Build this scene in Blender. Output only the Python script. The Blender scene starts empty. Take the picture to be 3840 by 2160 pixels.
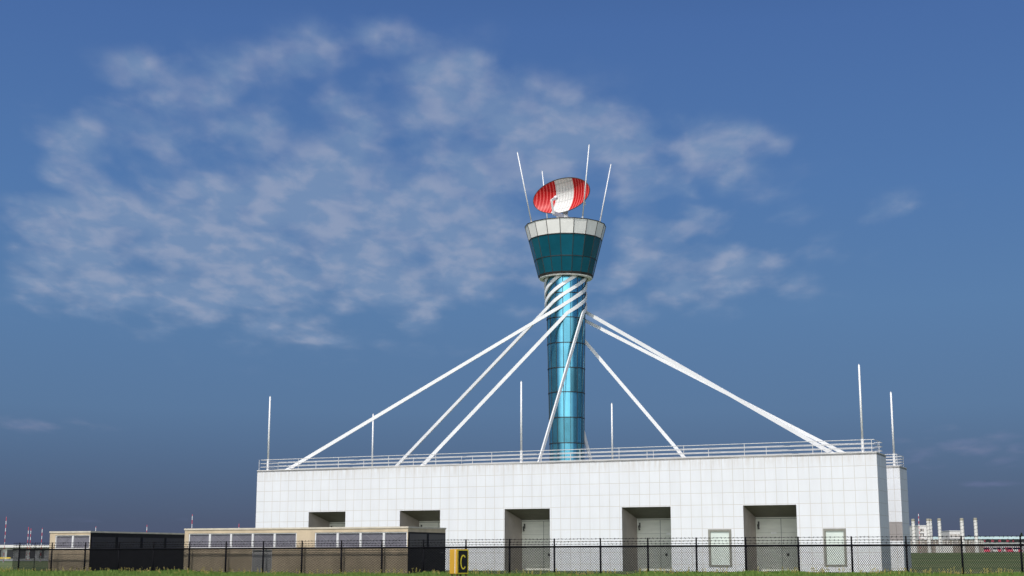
import bpy, math, random
from mathutils import Vector, Matrix
rnd = random.Random(7)
S = bpy.context.scene
COL = S.collection
# ------------------------------------------------------------------ camera
F = 5300.0; YH = 2085.0; EYE = 1.6
TH = math.atan((YH-1080)/F); CT, ST = math.cos(TH), math.sin(TH)
cam = bpy.data.cameras.new('camera'); camo = bpy.data.objects.new('camera', cam); COL.objects.link(camo)
camo.location = (0, 0, EYE); camo.rotation_euler = (math.pi/2+TH, 0, 0)
cam.sensor_width = 36; cam.angle = 2*math.atan(1920/F); cam.clip_start = .1; cam.clip_end = 20000
S.camera = camo

def ray(px, py):
    dx = (px-1920)/F; dy = (1080-py)/F
    y = CT-dy*ST
    return dx/y, (ST+dy*CT)/y            # X per metre of Y, height per metre of Y
def P(px, py, Y):
    a, b = ray(px, py); return Vector((a*Y, Y, EYE+b*Y))

# ------------------------------------------------------------------ helpers
class MB:
    def __init__(s): s.v = []; s.f = []; s.m = []
    def add(s, vs, fs, mi=0):
        o = len(s.v); s.v += [tuple(v) for v in vs]; s.f += [tuple(i+o for i in f) for f in fs]; s.m += [mi]*len(fs); return s
    def box(s, x0, x1, y0, y1, z0, z1, mi=0):
        return s.add([(x0,y0,z0),(x1,y0,z0),(x1,y1,z0),(x0,y1,z0),(x0,y0,z1),(x1,y0,z1),(x1,y1,z1),(x0,y1,z1)],
              [(0,3,2,1),(4,5,6,7),(0,1,5,4),(1,2,6,5),(2,3,7,6),(3,0,4,7)], mi)
    def quad(s, a, b, c, d, mi=0): return s.add([a,b,c,d], [(0,1,2,3)], mi)
    def rod(s, a, b, r0, r1=None, n=8, cap=True, mi=0):
        a = Vector(a); b = Vector(b); r1 = r0 if r1 is None else r1
        d = (b-a).normalized(); u = d.orthogonal().normalized(); w = d.cross(u)
        vs = []
        for c, r in ((a, r0), (b, r1)):
            for k in range(n):
                t = 2*math.pi*k/n; vs.append(c+(u*math.cos(t)+w*math.sin(t))*r)
        fs = [(k, (k+1) % n, n+(k+1) % n, n+k) for k in range(n)]
        if cap: fs += [tuple(range(n-1, -1, -1)), tuple(range(n, 2*n))]
        return s.add(vs, fs, mi)
    def lathe(s, prof, n=32, cx=0, cy=0, off=0, cap0=False, cap1=False, mi=0):
        vs = []; fs = []
        for r, z in prof:
            for k in range(n):
                t = 2*math.pi*(k/n)+off; vs.append((cx+r*math.sin(t), cy-r*math.cos(t), z))
        for j in range(len(prof)-1):
            for k in range(n): fs.append((j*n+k, j*n+(k+1) % n, (j+1)*n+(k+1) % n, (j+1)*n+k))
        if cap0: fs.append(tuple(range(n-1, -1, -1)))
        if cap1: fs.append(tuple(range((len(prof)-1)*n, len(prof)*n)))
        return s.add(vs, fs, mi)
    def build(s, name, mats, parent=None, smooth=False, bevel=0):
        me = bpy.data.meshes.new(name); me.from_pydata(s.v, [], s.f)
        if not isinstance(mats, (list, tuple)): mats = [mats]
        for m in mats: me.materials.append(m)
        if len(mats) > 1: me.polygons.foreach_set('material_index', s.m)
        if smooth: me.polygons.foreach_set('use_smooth', [True]*len(me.polygons))
        me.update()
        o = bpy.data.objects.new(name, me); COL.objects.link(o)
        if parent is not None: o.parent = parent
        if bevel:
            b = o.modifiers.new('bevel', 'BEVEL'); b.width = bevel; b.segments = 2; b.limit_method = 'ANGLE'
        return o
def tag(o, label=None, cat=None, group=None, kind=None):
    if label: o['label'] = label
    if cat: o['category'] = cat
    if group: o['group'] = group
    if kind: o['kind'] = kind
    return o
def empty(name, loc, rz=0):
    o = bpy.data.objects.new(name, None); COL.objects.link(o); o.location = loc; o.rotation_euler = (0, 0, rz); o.empty_display_size = .3
    return o

# ------------------------------------------------------------------ materials
def nodes(m): return m.node_tree.nodes, m.node_tree.links
def mat(name, col, rough=.6, metal=0, var=.12, vscale=1.5, bump=0, spec=.5, streak=0):
    m = bpy.data.materials.new(name); m.use_nodes = True; N, L = nodes(m); b = N['Principled BSDF']
    b.inputs['Roughness'].default_value = rough; b.inputs['Metallic'].default_value = metal
    b.inputs['Specular IOR Level'].default_value = spec
    tc = N.new('ShaderNodeTexCoord'); n = N.new('ShaderNodeTexNoise'); n.inputs['Scale'].default_value = vscale; n.inputs['Detail'].default_value = 6
    if streak:
        mp = N.new('ShaderNodeMapping'); mp.inputs['Scale'].default_value = (1, 1, streak); L.new(tc.outputs['Object'], mp.inputs[0]); L.new(mp.outputs[0], n.inputs['Vector'])
    else: L.new(tc.outputs['Object'], n.inputs['Vector'])
    r = N.new('ShaderNodeMapRange'); r.inputs[1].default_value = .3; r.inputs[2].default_value = .7; r.inputs[3].default_value = 1-var; r.inputs[4].default_value = 1+var
    L.new(n.outputs[0], r.inputs[0])
    mx = N.new('ShaderNodeVectorMath'); mx.operation = 'SCALE'; mx.inputs[0].default_value = col[:3]; L.new(r.outputs[0], mx.inputs['Scale'])
    L.new(mx.outputs[0], b.inputs['Base Color'])
    if bump:
        bp = N.new('ShaderNodeBump'); bp.inputs['Strength'].default_value = bump; bp.inputs['Distance'].default_value = .05
        L.new(n.outputs[0], bp.inputs['Height']); L.new(bp.outputs[0], b.inputs['Normal'])
    return m
def math_n(N, L, op, a, b=None, c=None):
    n = N.new('ShaderNodeMath'); n.operation = op
    for i, x in enumerate((a, b, c)):
        if x is None: continue
        if isinstance(x, (int, float)): n.inputs[i].default_value = x
        else: L.new(x, n.inputs[i])
    return n.outputs[0]
def tile_mat(name, tw, th, col, mort, msize=.035, var=.03, zoff=0, rough=.35):
    m = bpy.data.materials.new(name); m.use_nodes = True; N, L = nodes(m); b = N['Principled BSDF']; b.inputs['Roughness'].default_value = rough
    tc = N.new('ShaderNodeTexCoord'); sp = N.new('ShaderNodeSeparateXYZ'); L.new(tc.outputs['Object'], sp.inputs[0])
    cb = N.new('ShaderNodeCombineXYZ'); L.new(math_n(N, L, 'ADD', sp.outputs[0], sp.outputs[1]), cb.inputs[0])
    L.new(math_n(N, L, 'ADD', sp.outputs[2], zoff), cb.inputs[1])
    br = N.new('ShaderNodeTexBrick'); br.offset = 0; br.squash = 1; L.new(cb.outputs[0], br.inputs['Vector'])
    br.inputs['Scale'].default_value = 1; br.inputs['Brick Width'].default_value = tw; br.inputs['Row Height'].default_value = th
    br.inputs['Mortar Size'].default_value = msize; br.inputs['Mortar Smooth'].default_value = .3
    br.inputs['Color1'].default_value = (*[c*(1-var) for c in col], 1); br.inputs['Color2'].default_value = (*[c*(1+var) for c in col], 1)
    br.inputs['Mortar'].default_value = (*mort, 1)
    n = N.new('ShaderNodeTexNoise'); n.inputs['Scale'].default_value = .35; n.inputs['Detail'].default_value = 7
    mp = N.new('ShaderNodeMapping'); mp.inputs['Scale'].default_value = (2.2, 2.2, .5); L.new(tc.outputs['Object'], mp.inputs[0]); L.new(mp.outputs[0], n.inputs['Vector'])
    r = N.new('ShaderNodeMapRange'); r.inputs[1].default_value = .35; r.inputs[2].default_value = .7; r.inputs[3].default_value = 1.0; r.inputs[4].default_value = .95; L.new(n.outputs[0], r.inputs[0])
    n3 = N.new('ShaderNodeTexNoise'); n3.inputs['Scale'].default_value = 1.3; n3.inputs['Detail'].default_value = 8; n3.inputs['Roughness'].default_value = .7
    mp3 = N.new('ShaderNodeMapping'); mp3.inputs['Scale'].default_value = (1.6, 1.6, .22); L.new(tc.outputs['Object'], mp3.inputs[0]); L.new(mp3.outputs[0], n3.inputs['Vector'])
    dtop = math_n(N, L, 'MULTIPLY', math_n(N, L, 'ADD', sp.outputs[2], zoff), -1.0)
    rt = N.new('ShaderNodeMapRange'); rt.interpolation_type = 'SMOOTHSTEP'; L.new(dtop, rt.inputs[0]); rt.inputs[1].default_value = 0; rt.inputs[2].default_value = 1.5; rt.inputs[3].default_value = .95; rt.inputs[4].default_value = .12
    rn = N.new('ShaderNodeMapRange'); L.new(n3.outputs[0], rn.inputs[0]); rn.inputs[1].default_value = .42; rn.inputs[2].default_value = .72
    st_ = N.new('ShaderNodeMix'); st_.data_type = 'RGBA'; st_.inputs[7].default_value = (.58, .53, .47, 1); L.new(br.outputs[0], st_.inputs[6]); L.new(math_n(N, L, 'MULTIPLY', rt.outputs[0], rn.outputs[0]), st_.inputs[0])
    mx = N.new('ShaderNodeVectorMath'); mx.operation = 'SCALE'; L.new(st_.outputs[2], mx.inputs[0]); L.new(r.outputs[0], mx.inputs['Scale'])
    L.new(mx.outputs[0], b.inputs['Base Color'])
    bp = N.new('ShaderNodeBump'); bp.inputs['Strength'].default_value = .4; bp.inputs['Distance'].default_value = .02; bp.invert = True
    L.new(br.outputs['Fac'], bp.inputs['Height']); L.new(bp.outputs[0], b.inputs['Normal'])
    return m
def stripe_mat(name, ca, cb_, period, axis=2, duty=.5, rough=.5):
    m = bpy.data.materials.new(name); m.use_nodes = True; N, L = nodes(m); b = N['Principled BSDF']; b.inputs['Roughness'].default_value = rough
    tc = N.new('ShaderNodeTexCoord'); sp = N.new('ShaderNodeSeparateXYZ'); L.new(tc.outputs['Object'], sp.inputs[0])
    f = math_n(N, L, 'FRACT', math_n(N, L, 'DIVIDE', sp.outputs[axis], period)); g = math_n(N, L, 'LESS_THAN', f, duty)
    mx = N.new('ShaderNodeMix'); mx.data_type = 'RGBA'; L.new(g, mx.inputs[0]); mx.inputs[6].default_value = (*cb_, 1); mx.inputs[7].default_value = (*ca, 1)
    L.new(mx.outputs[2], b.inputs['Base Color']); return m
def pane_glass(name, col, metal, rough, n, z0, dz, var, tilt=.02):
    m = bpy.data.materials.new(name); m.use_nodes = True; N, L = nodes(m); b = N['Principled BSDF']; b.inputs['Metallic'].default_value = metal
    tc = N.new('ShaderNodeTexCoord'); sp = N.new('ShaderNodeSeparateXYZ'); L.new(tc.outputs['Object'], sp.inputs[0])
    an = math_n(N, L, 'ARCTAN2', sp.outputs[0], math_n(N, L, 'MULTIPLY', sp.outputs[1], -1.0))
    ci = math_n(N, L, 'FLOOR', math_n(N, L, 'ADD', math_n(N, L, 'MULTIPLY', an, n/(2*math.pi)), .5))
    cj = math_n(N, L, 'FLOOR', math_n(N, L, 'DIVIDE', math_n(N, L, 'SUBTRACT', sp.outputs[2], z0), dz))
    cv = N.new('ShaderNodeCombineXYZ'); L.new(ci, cv.inputs[0]); L.new(cj, cv.inputs[1]); wn = N.new('ShaderNodeTexWhiteNoise'); wn.noise_dimensions = '2D'; L.new(cv.outputs[0], wn.inputs['Vector'])
    no = N.new('ShaderNodeTexNoise'); no.inputs['Scale'].default_value = .9; no.inputs['Detail'].default_value = 5; L.new(tc.outputs['Object'], no.inputs['Vector'])
    f = math_n(N, L, 'ADD', math_n(N, L, 'MULTIPLY', wn.outputs[0], var), math_n(N, L, 'MULTIPLY', no.outputs[0], var))
    f = math_n(N, L, 'ADD', f, 1-var)
    mx = N.new('ShaderNodeVectorMath'); mx.operation = 'SCALE'; mx.inputs[0].default_value = col; L.new(f, mx.inputs['Scale']); L.new(mx.outputs[0], b.inputs['Base Color'])
    L.new(math_n(N, L, 'ADD', math_n(N, L, 'MULTIPLY', wn.outputs[0], .1), rough-.05), b.inputs['Roughness'])
    g = N.new('ShaderNodeNewGeometry'); vm = N.new('ShaderNodeVectorMath'); vm.operation = 'SUBTRACT'; L.new(wn.outputs['Color'], vm.inputs[0]); vm.inputs[1].default_value = (.5, .5, .5)
    v2 = N.new('ShaderNodeVectorMath'); v2.operation = 'SCALE'; L.new(vm.outputs[0], v2.inputs[0]); v2.inputs['Scale'].default_value = tilt
    v3 = N.new('ShaderNodeVectorMath'); v3.operation = 'ADD'; L.new(g.outputs['Normal'], v3.inputs[0]); L.new(v2.outputs[0], v3.inputs[1]); v4 = N.new('ShaderNodeVectorMath'); v4.operation = 'NORMALIZE'; L.new(v3.outputs[0], v4.inputs[0]); L.new(v4.outputs[0], b.inputs['Normal'])
    return m
def glass_mat(name, col, metal, rough, var=.25, vscale=.7, spec=.6, bump=.0):
    m = mat(name, col, rough, metal, var, vscale, bump, spec); return m

M = {}
M['white_steel'] = mat('white painted steel', (.80, .80, .79), .4, 0, .05, .6)
M['rail'] = mat('grey white rail paint', (.66, .65, .63), .45, 0, .08, 2)
M['mast'] = mat('white mast paint', (.84, .83, .81), .4, 0, .05, .8)
M['cab_panel'] = mat('ivory cab panels', (.88, .86, .81), .4, 0, .06, .8)
M['dark_frame'] = mat('dark bronze frame', (.035, .03, .026), .5, .3, .1)
M['shaft_glass'] = glass_mat('blue tinted shaft glass', (.11, .37, .48), .85, .20, .22, .55)
M['cab_glass'] = glass_mat('deep teal cab glass', (.004, .105, .16), .25, .12, .3, .5)
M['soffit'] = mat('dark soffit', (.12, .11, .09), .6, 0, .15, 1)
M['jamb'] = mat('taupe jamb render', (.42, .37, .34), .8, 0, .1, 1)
M['bay_door'] = mat('pale green grey door paint', (.72, .73, .66), .5, 0, .07, .8, streak=4)
M['door_seam'] = mat('grey door seam', (.30, .31, .28), .6)
M['fixture'] = mat('dark fixture', (.06, .06, .055), .5)
M['plate'] = mat('white number plate', (.8, .8, .78), .5)
M['pane_pale'] = mat('pale green blind panel', (.66, .72, .66), .3, 0, .06, 1)
M['frame_olive'] = mat('olive grey window frame', (.24, .235, .20), .6)
M['grey_band'] = mat('grey brown band', (.30, .27, .26), .7, 0, .08)
M['beige'] = mat('beige render', (.56, .45, .31), .85, 0, .16, .9, .15, streak=.5)
M['beige_cap'] = mat('pale beige coping', (.58, .52, .42), .8, 0, .12, 1.5)
M['white_cap'] = mat('pale coping', (.72, .69, .65), .6, 0, .06, 1.5)
M['white_frame'] = mat('white window frame', (.72, .71, .70), .5)
M['violet_pane'] = mat('violet grey panel', (.155, .15, .175), .6, 0, .16, .9, spec=.2)
M['brace'] = mat('light brace', (.27, .265, .28), .5)
M['grey_door'] = mat('grey service door', (.45, .44, .43), .5, 0, .12, 1)
M['wall_shade_cabinet'] = mat('dark navy wall shade and cabinet', (.006, .006, .010), .6, 0, .2, 1, spec=.2)  # shade of the side walls put into the colour; also the cabinet's black
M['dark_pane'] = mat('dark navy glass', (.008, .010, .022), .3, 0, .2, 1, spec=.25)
M['fence'] = mat('black fence coating', (.005, .005, .007), .7, 0, .2, 2, spec=.1)
M['sign_y'] = mat('amber sign casing', (.66, .36, .035), .4, 0, .08, 2)
M['sign_edge'] = mat('yellow sign paint', (.62, .50, .03), .5)
M['sign_k'] = mat('black sign face', (.008, .008, .009), .4)
M['sign_leg'] = mat('brown post', (.10, .05, .02), .7)
M['roof_grey'] = mat('grey roof membrane', (.30, .30, .30), .9)
M['stack'] = mat('off white stack', (.66, .64, .60), .7, 0, .1, .5)
M['strake'] = mat('dark strake', (.05, .05, .05), .7)
M['stack_top'] = mat('sooty stack cap', (.30, .28, .22), .8)
M['far_white'] = mat('far white wall', (.68, .66, .62), .7, 0, .08, .3)
M['far_grey'] = mat('far grey wall', (.36, .35, .35), .8, 0, .35, .6)
M['far_brown'] = mat('far ribbed brown wall', (.30, .26, .22), .8, 0, .3, .8)
M['far_dark'] = mat('far dark wall', (.06, .06, .065), .7, 0, .2, .5)
M['cyan_roof'] = mat('pale cyan roof', (.52, .66, .68), .5, 0, .06, .3)
M['red'] = mat('haze pinked red paint', (.66, .09, .14), .45, 0, .1, .5)  # red lightened towards pink, distance haze mixed into the colour
M['tyre'] = mat('black rubber', (.02, .02, .02), .8)
M['yellow'] = mat('yellow barrier', (.65, .45, .05), .6)
M['leaf'] = mat('dark leaves', (.03, .05, .025), .8, 0, .4, .8)
M['bark'] = mat('bark', (.07, .05, .04), .9)
M['striped'] = stripe_mat('red and white bands', (.55, .03, .04), (.78, .77, .75), 1.45)
M['line'] = mat('white line', (.7, .7, .68), .7)
M['asphalt'] = mat('grey taxiway', (.20, .20, .19), .9, 0, .15, .2)

# ------------------------------------------------------------------ layout of the main building
cR = P(3287, 1699, 130.0)
a_, b_ = ray(965, 1768); YL = (cR.z-EYE)/b_; cL = P(965, 1768, YL)
U = Vector((cR.x-cL.x, cR.y-cL.y, 0)); LEN = U.length; U.normalize(); NN = Vector((-U.y, U.x, 0))    # NN = inward
RZ = math.atan2(U.y, U.x); ZT = cR.z
TW = LEN/65; THT = 46.4/5395*130
def on_line(px, py, o, d=0.0):      # distance along U from o of the sight plane through px, on the line shifted d along NN
    r, _ = ray(px, py); q = o+NN*d
    return (r*q.y-q.x)/(U.x-r*U.y)
O2 = Vector((cL.x, cL.y, 0))
def sL(px, py=1950, d=0): return on_line(px, py, O2, d)
def hz(px, py, o, d=0):             # height of a point seen at px,py on that line
    s = on_line(px, py, o, d); q = o+NN*d+U*s; return EYE+ray(px, py)[1]*q.y

# fence line
f0 = P(3830, 2044, 95.0); FO = Vector((f0.x, f0.y, 0))
def interp(x, pts):
    if x <= pts[0][0]: return pts[0][1]
    for (x0, y0), (x1, y1) in zip(pts, pts[1:]):
        if x <= x1:
            t = (x-x0)/(x1-x0); t = t*t*(3-2*t); return y0+(y1-y0)*t
    return pts[-1][1]
GPX = [(-200,2136),(60,2146),(260,2150),(700,2148),(950,2154),(1300,2160),(1500,2156),(1750,2156),(2050,2160),(2350,2160),(2650,2154),(3000,2153),(3400,2157),(3850,2159)]
GPR = []
for px, py in GPX:
    s = on_line(px, py, FO); GPR.append((s, hz(px, py, FO)))
GPR.sort()
def sd(x, y):
    q = Vector((x, y, 0))-FO; return q.dot(U), q.dot(NN)
def sm(a, b, x): t = min(1, max(0, (x-a)/(b-a))); return t*t*(3-2*t)
def ground_z(x, y):
    s, d = sd(x, y)
    near = interp(s, GPR); z = near
    if d < -14: z = near*(1-sm(-14, -75, d)) if d < -14 else near
    if d > 4:
        base = .15
        z = near+(base-near)*sm(4, 30, d)
        far = 2.05+.0042*max(-200, min(200, x))
        z += (far-base)*sm(60, 380, d)
    return z

# ------------------------------------------------------------------ ground
def grid_pos(a, b, n, p=2.2): return [a+(b-a)*(i/n)**p for i in range(n+1)]
xs = sorted(set([-x for x in grid_pos(0, 4000, 110, 2.6)]+grid_pos(0, 4000, 110, 2.6)))
ysn = [-200, -100, -50, -20]+[i*2.5 for i in range(0, 80)]+[200+v for v in grid_pos(0, 9000, 60, 2.6)]
g = MB(); nx = len(xs); g.v = [(x, y, ground_z(x, y)) for y in ysn for x in xs]
g.f = [(j*nx+i, j*nx+i+1, (j+1)*nx+i+1, (j+1)*nx+i) for j in range(len(ysn)-1) for i in range(nx-1)]; g.m = [0]*len(g.f)
def ground_mat():
    m = bpy.data.materials.new('airfield grass'); m.use_nodes = True; N, L = nodes(m); b = N['Principled BSDF']; b.inputs['Roughness'].default_value = .95; b.inputs['Specular IOR Level'].default_value = .1
    tc = N.new('ShaderNodeTexCoord')
    n1 = N.new('ShaderNodeTexNoise'); n1.inputs['Scale'].default_value = .035; n1.inputs['Detail'].default_value = 5
    mp = N.new('ShaderNodeMapping'); mp.inputs['Scale'].default_value = (.4, 3, 1); L.new(tc.outputs['Object'], mp.inputs[0]); L.new(mp.outputs[0], n1.inputs['Vector'])
    n2 = N.new('ShaderNodeTexNoise'); n2.inputs['Scale'].default_value = 2.5; n2.inputs['Detail'].default_value = 6; L.new(tc.outputs['Object'], n2.inputs['Vector'])
    cr = N.new('ShaderNodeValToRGB'); L.new(n1.outputs[0], cr.inputs[0]); e = cr.color_ramp.elements
    e[0].position = .35; e[0].color = (.06, .11, .04, 1); e[1].position = .65; e[1].color = (.20, .205, .10, 1)
    r = N.new('ShaderNodeMapRange'); r.inputs[1].default_value = .3; r.inputs[2].default_value = .7; r.inputs[3].default_value = .65; r.inputs[4].default_value = 1.35; L.new(n2.outputs[0], r.inputs[0])
    mx = N.new('ShaderNodeVectorMath'); mx.operation = 'SCALE'; L.new(cr.outputs[0], mx.inputs[0]); L.new(r.outputs[0], mx.inputs['Scale']); L.new(mx.outputs[0], b.inputs['Base Color'])
    return m
tag(g.build('ground', ground_mat(), smooth=True), kind='structure')
# taxiway far on the left
t = MB()
def strip(mb, y0, y1, x0, x1, lift, n=40):
    for i in range(n):
        a = x0+(x1-x0)*i/n; b = x0+(x1-x0)*(i+1)/n
        mb.quad((a, y0, ground_z(a, y0)+lift), (b, y0, ground_z(b, y0)+lift), (b, y1, ground_z(b, y1)+lift), (a, y1, ground_z(a, y1)+lift))
strip(t, 330, 372, -260, -40, .06); tag(t.build('taxiway', M['asphalt']), kind='structure')
t = MB(); strip(t, 333, 337, -260, -40, .10); strip(t, 364, 369, -260, -40, .10); tag(t.build('taxiway_marking', M['line']), kind='structure')

# ------------------------------------------------------------------ main building
GB = -0.4
main = empty('airport_building', (cL.x, cL.y, 0), RZ)
tag(main, 'long white tiled airport block with five deep door bays in front of the tower', 'building')
wall_m = tile_mat('white facade tiles', TW, THT, (.75, .76, .78), (.61, .585, .55), .032, .012, -ZT)
DEP = 4.6; RD = 4.3
holes = []
for x0, x1, yt in ((1157,1295,1921),(1499,1650,1914),(1892,2062,1907),(2332.5,2515.5,1900.5),(2788,2988,1893.5)):
    s0, s1 = sL(x0), sL(x1); zt = hz((x0+x1)/2, yt, O2); holes.append((s0, s1, GB, zt, 'bay'))
ZBAY = sum(h[3] for h in holes)/5
holes = [(a, b, c, ZBAY, k) for a, b, c, d, k in holes]
for x0, x1, y0, y1 in ((2657,2739,1987,2122),(3088,3168,1984,2121)):
    holes.append((sL(x0), sL(x1), hz((x0+x1)/2, y1, O2), hz((x0+x1)/2, y0, O2), 'win'))
holes.sort()
w = MB(); x = 0
for s0, s1, z0, z1, k in holes:
    w.quad((x,0,GB),(s0,0,GB),(s0,0,ZT),(x,0,ZT)); w.quad((s0,0,z1),(s1,0,z1),(s1,0,ZT),(s0,0,ZT))
    if z0 > GB: w.quad((s0,0,GB),(s1,0,GB),(s1,0,z0),(s0,0,z0))
    x = s1
w.quad((x,0,GB),(LEN,0,GB),(LEN,0,ZT),(x,0,ZT))
w.quad((LEN,0,GB),(LEN,DEP,GB),(LEN,DEP,ZT),(LEN,0,ZT)); w.quad((0,DEP,GB),(0,0,GB),(0,0,ZT),(0,DEP,ZT)); w.quad((LEN,DEP,GB),(0,DEP,GB),(0,DEP,ZT),(LEN,DEP,ZT))
wall = w.build('wall', wall_m, main)
MB().box(.0, LEN, 0, DEP, ZT-.12, ZT+.05).build('roof', M['roof_grey'], main).location.z = .0
c = MB(); e = .03
c.box(-e, LEN+e, -e, .22, ZT+.052, ZT+.12); c.box(-e, LEN+e, DEP-.22, DEP+e, ZT+.052, ZT+.12); c.box(LEN-.22, LEN+e, .222, DEP-.222, ZT+.052, ZT+.12); c.box(-e, .22, .222, DEP-.222, ZT+.052, ZT+.12)
c.build('coping', M['white_cap'], main)
bi = 0
for s0, s1, z0, z1, k in holes:
    if k == 'bay':
        bi += 1; zi = z1-1.0; e = .002
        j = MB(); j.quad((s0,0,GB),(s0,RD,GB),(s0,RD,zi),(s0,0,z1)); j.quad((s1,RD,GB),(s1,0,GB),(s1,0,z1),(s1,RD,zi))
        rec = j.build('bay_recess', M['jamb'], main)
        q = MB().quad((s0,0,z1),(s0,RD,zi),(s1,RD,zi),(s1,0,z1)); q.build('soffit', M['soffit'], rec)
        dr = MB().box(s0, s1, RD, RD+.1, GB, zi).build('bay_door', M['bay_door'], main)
        mid = s0+(s1-s0)*.49
        sm_ = MB().box(mid-.03, mid+.03, RD-.02, RD-.003, GB, zi-.15); sm_.box(s0, s1, RD-.03, RD-.004, zi-.16, zi-.10); 
        for hh in (1.5, 3.0): sm_.box(s0, mid-.04, RD-.008, RD-.003, zi-hh, zi-hh+.02); sm_.box(mid+.04, s1, RD-.008, RD-.003, zi-hh, zi-hh+.02)
        sm_.build('door_seam', M['door_seam'], dr)
        for sx, sg in ((s0+.3, 1), (s1-.5, -1)):
            l = MB().rod((sx, RD-.02, zi-.55), (sx, RD-.42, zi-.75), .035); l.rod((sx, RD-.42, zi-.70), (sx+.12*sg, RD-.48, zi-1.15), .06, .10); l.box(sx-.07, sx+.07, RD-.08, RD-.005, zi-.9, zi-.4)
            l.build('lamp', M['fixture'], dr)
        px_ = mid+(s1-mid)*.35 if bi in (2, 3, 4) else s0+(mid-s0)*.7
        n_ = MB()
        for q_ in range(4): n_.box(px_-.25+q_*.14, px_-.25+q_*.14+.10, RD-.02, RD-.004, zi-1.62, zi-1.42)
        n_.build('number_plate', M['plate'], dr)
        h = MB().box(mid+.5, mid+.72, RD-.07, RD-.004, zi-3.7, zi-3.45); h.build('handle', M['fixture'], dr)
    else:
        wn = MB(); e = .16
        wn.box(s0-.06, s1+.06, -.07, .12, z1-e, z1+.06); wn.box(s0-.06, s1+.06, -.07, .12, z0-.06, z0+e*.6)
        wn.box(s0-.06, s0+e, -.067, .12, z0+e*.6, z1-e); wn.box(s1-e, s1+.06, -.067, .12, z0+e*.6, z1-e)
        wf = wn.build('window', M['frame_olive'], main)
        p_ = MB().box(s0+e*.9, s1-e*.9, .04, .1, z0+.09, z1-e*.9); p_.build('pane', M['pane_pale'], wf)

def railing(root, pts, posts, z, name='railing', rails=(.36, .75, 1.15), r=.032):
    b = MB()
    for hgt in rails:
        for p, q in zip(pts, pts[1:]): b.rod((*p, z+hgt), (*q, z+hgt), r, n=6)
    ro = b.build(name, M['rail'], root)
    for p in posts: MB().rod((*p, z), (*p, z+rails[-1]+.02), r*.9, n=6).build('post', M['rail'], ro)
    return ro
dF = .25; dB = DEP-.25
fp = [(sL(p, 1740, dF), dF) for p in (972,1119,1269,1457,1634,1844,2030,2175,2322,2565,2793,3050,3272)]
railing(main, [(.25, dF), (LEN-.25, dF)], fp, ZT+.12)
bp_ = [(sL(p, 1740, dB), dB) for p in (1043,1185,1364,1550,1731,1772,1960,2140,2427,2451,2658,2875,3083,3300)]
railing(main, [(LEN-.25, dF+.05), (LEN-.25, dB), (sL(1043, 1740, dB), dB), (.25, dF+.1)], bp_+[(LEN-.25, DEP/2)], ZT+.12)

# ------------------------------------------------------------------ rear wing
cQ = P(3373, 1751, 143.6); RO = Vector((cQ.x, cQ.y, 0)); RTOP = cQ.z
rearD = (RO-O2).dot(NN); RS1 = (RO-O2).dot(U); RDEP = 4.2
RL = RS1-2.0; rorg = O2+U*2.0+NN*rearD
rear = empty('airport_rear_wing', rorg, RZ)
tag(rear, 'white tiled rear wing whose right end shows past the main block', 'building')
wall2 = tile_mat('white rear tiles', TW, THT, (.75, .76, .78), (.61, .585, .55), .032, .012, -RTOP)
zb1 = hz(3345, 1957, RO); zb0 = hz(3345, 2028, RO)
w = MB(); bs = RL-2.6
w.quad((0,0,GB),(bs,0,GB),(bs,0,RTOP),(0,0,RTOP)); w.quad((bs,0,GB),(RL,0,GB),(RL,0,zb0),(bs,0,zb0)); w.quad((bs,0,zb1),(RL,0,zb1),(RL,0,RTOP),(bs,0,RTOP))
w.quad((RL,0,GB),(RL,RDEP,GB),(RL,RDEP,RTOP),(RL,0,RTOP)); w.quad((0,RDEP,GB),(0,0,GB),(0,0,RTOP),(0,RDEP,RTOP)); w.quad((RL,RDEP,GB),(0,RDEP,GB),(0,RDEP,RTOP),(RL,RDEP,RTOP))
w.build('wall', wall2, rear)
bm_ = tile_mat('grey brown tiles', TW, THT, (.33, .30, .29), (.22, .20, .19), .034, .03, -RTOP)
MB().quad((bs,0,zb0),(RL,0,zb0),(RL,0,zb1),(bs,0,zb1)).build('grey_brown_band', bm_, rear)  # band of the wall in a darker grey-brown tile colour
MB().box(0, RL, 0, RDEP, RTOP-.12, RTOP+.06).build('roof', M['roof_grey'], rear)
c = MB().box(-.03, RL+.03, -.03, .2, RTOP+.062, RTOP+.12); c.box(RL-.2, RL+.03, .202, RDEP+.03, RTOP+.062, RTOP+.12); c.build('coping', M['white_cap'], rear)
railing(rear, [(RL-14, .25), (RL-.25, .25), (RL-.25, RDEP-.25), (RL-14, RDEP-.25)], [(RL-.25, .25), (RL-.25, RDEP-.25), (RL-5, .25), (RL-9.5, .25), (RL-14, .25), (RL-14, RDEP-.25), (RL-3.2, RDEP-.25), (RL-8, RDEP-.25)], RTOP+.12, rails=(.3, .6, .9, 1.18))

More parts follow.
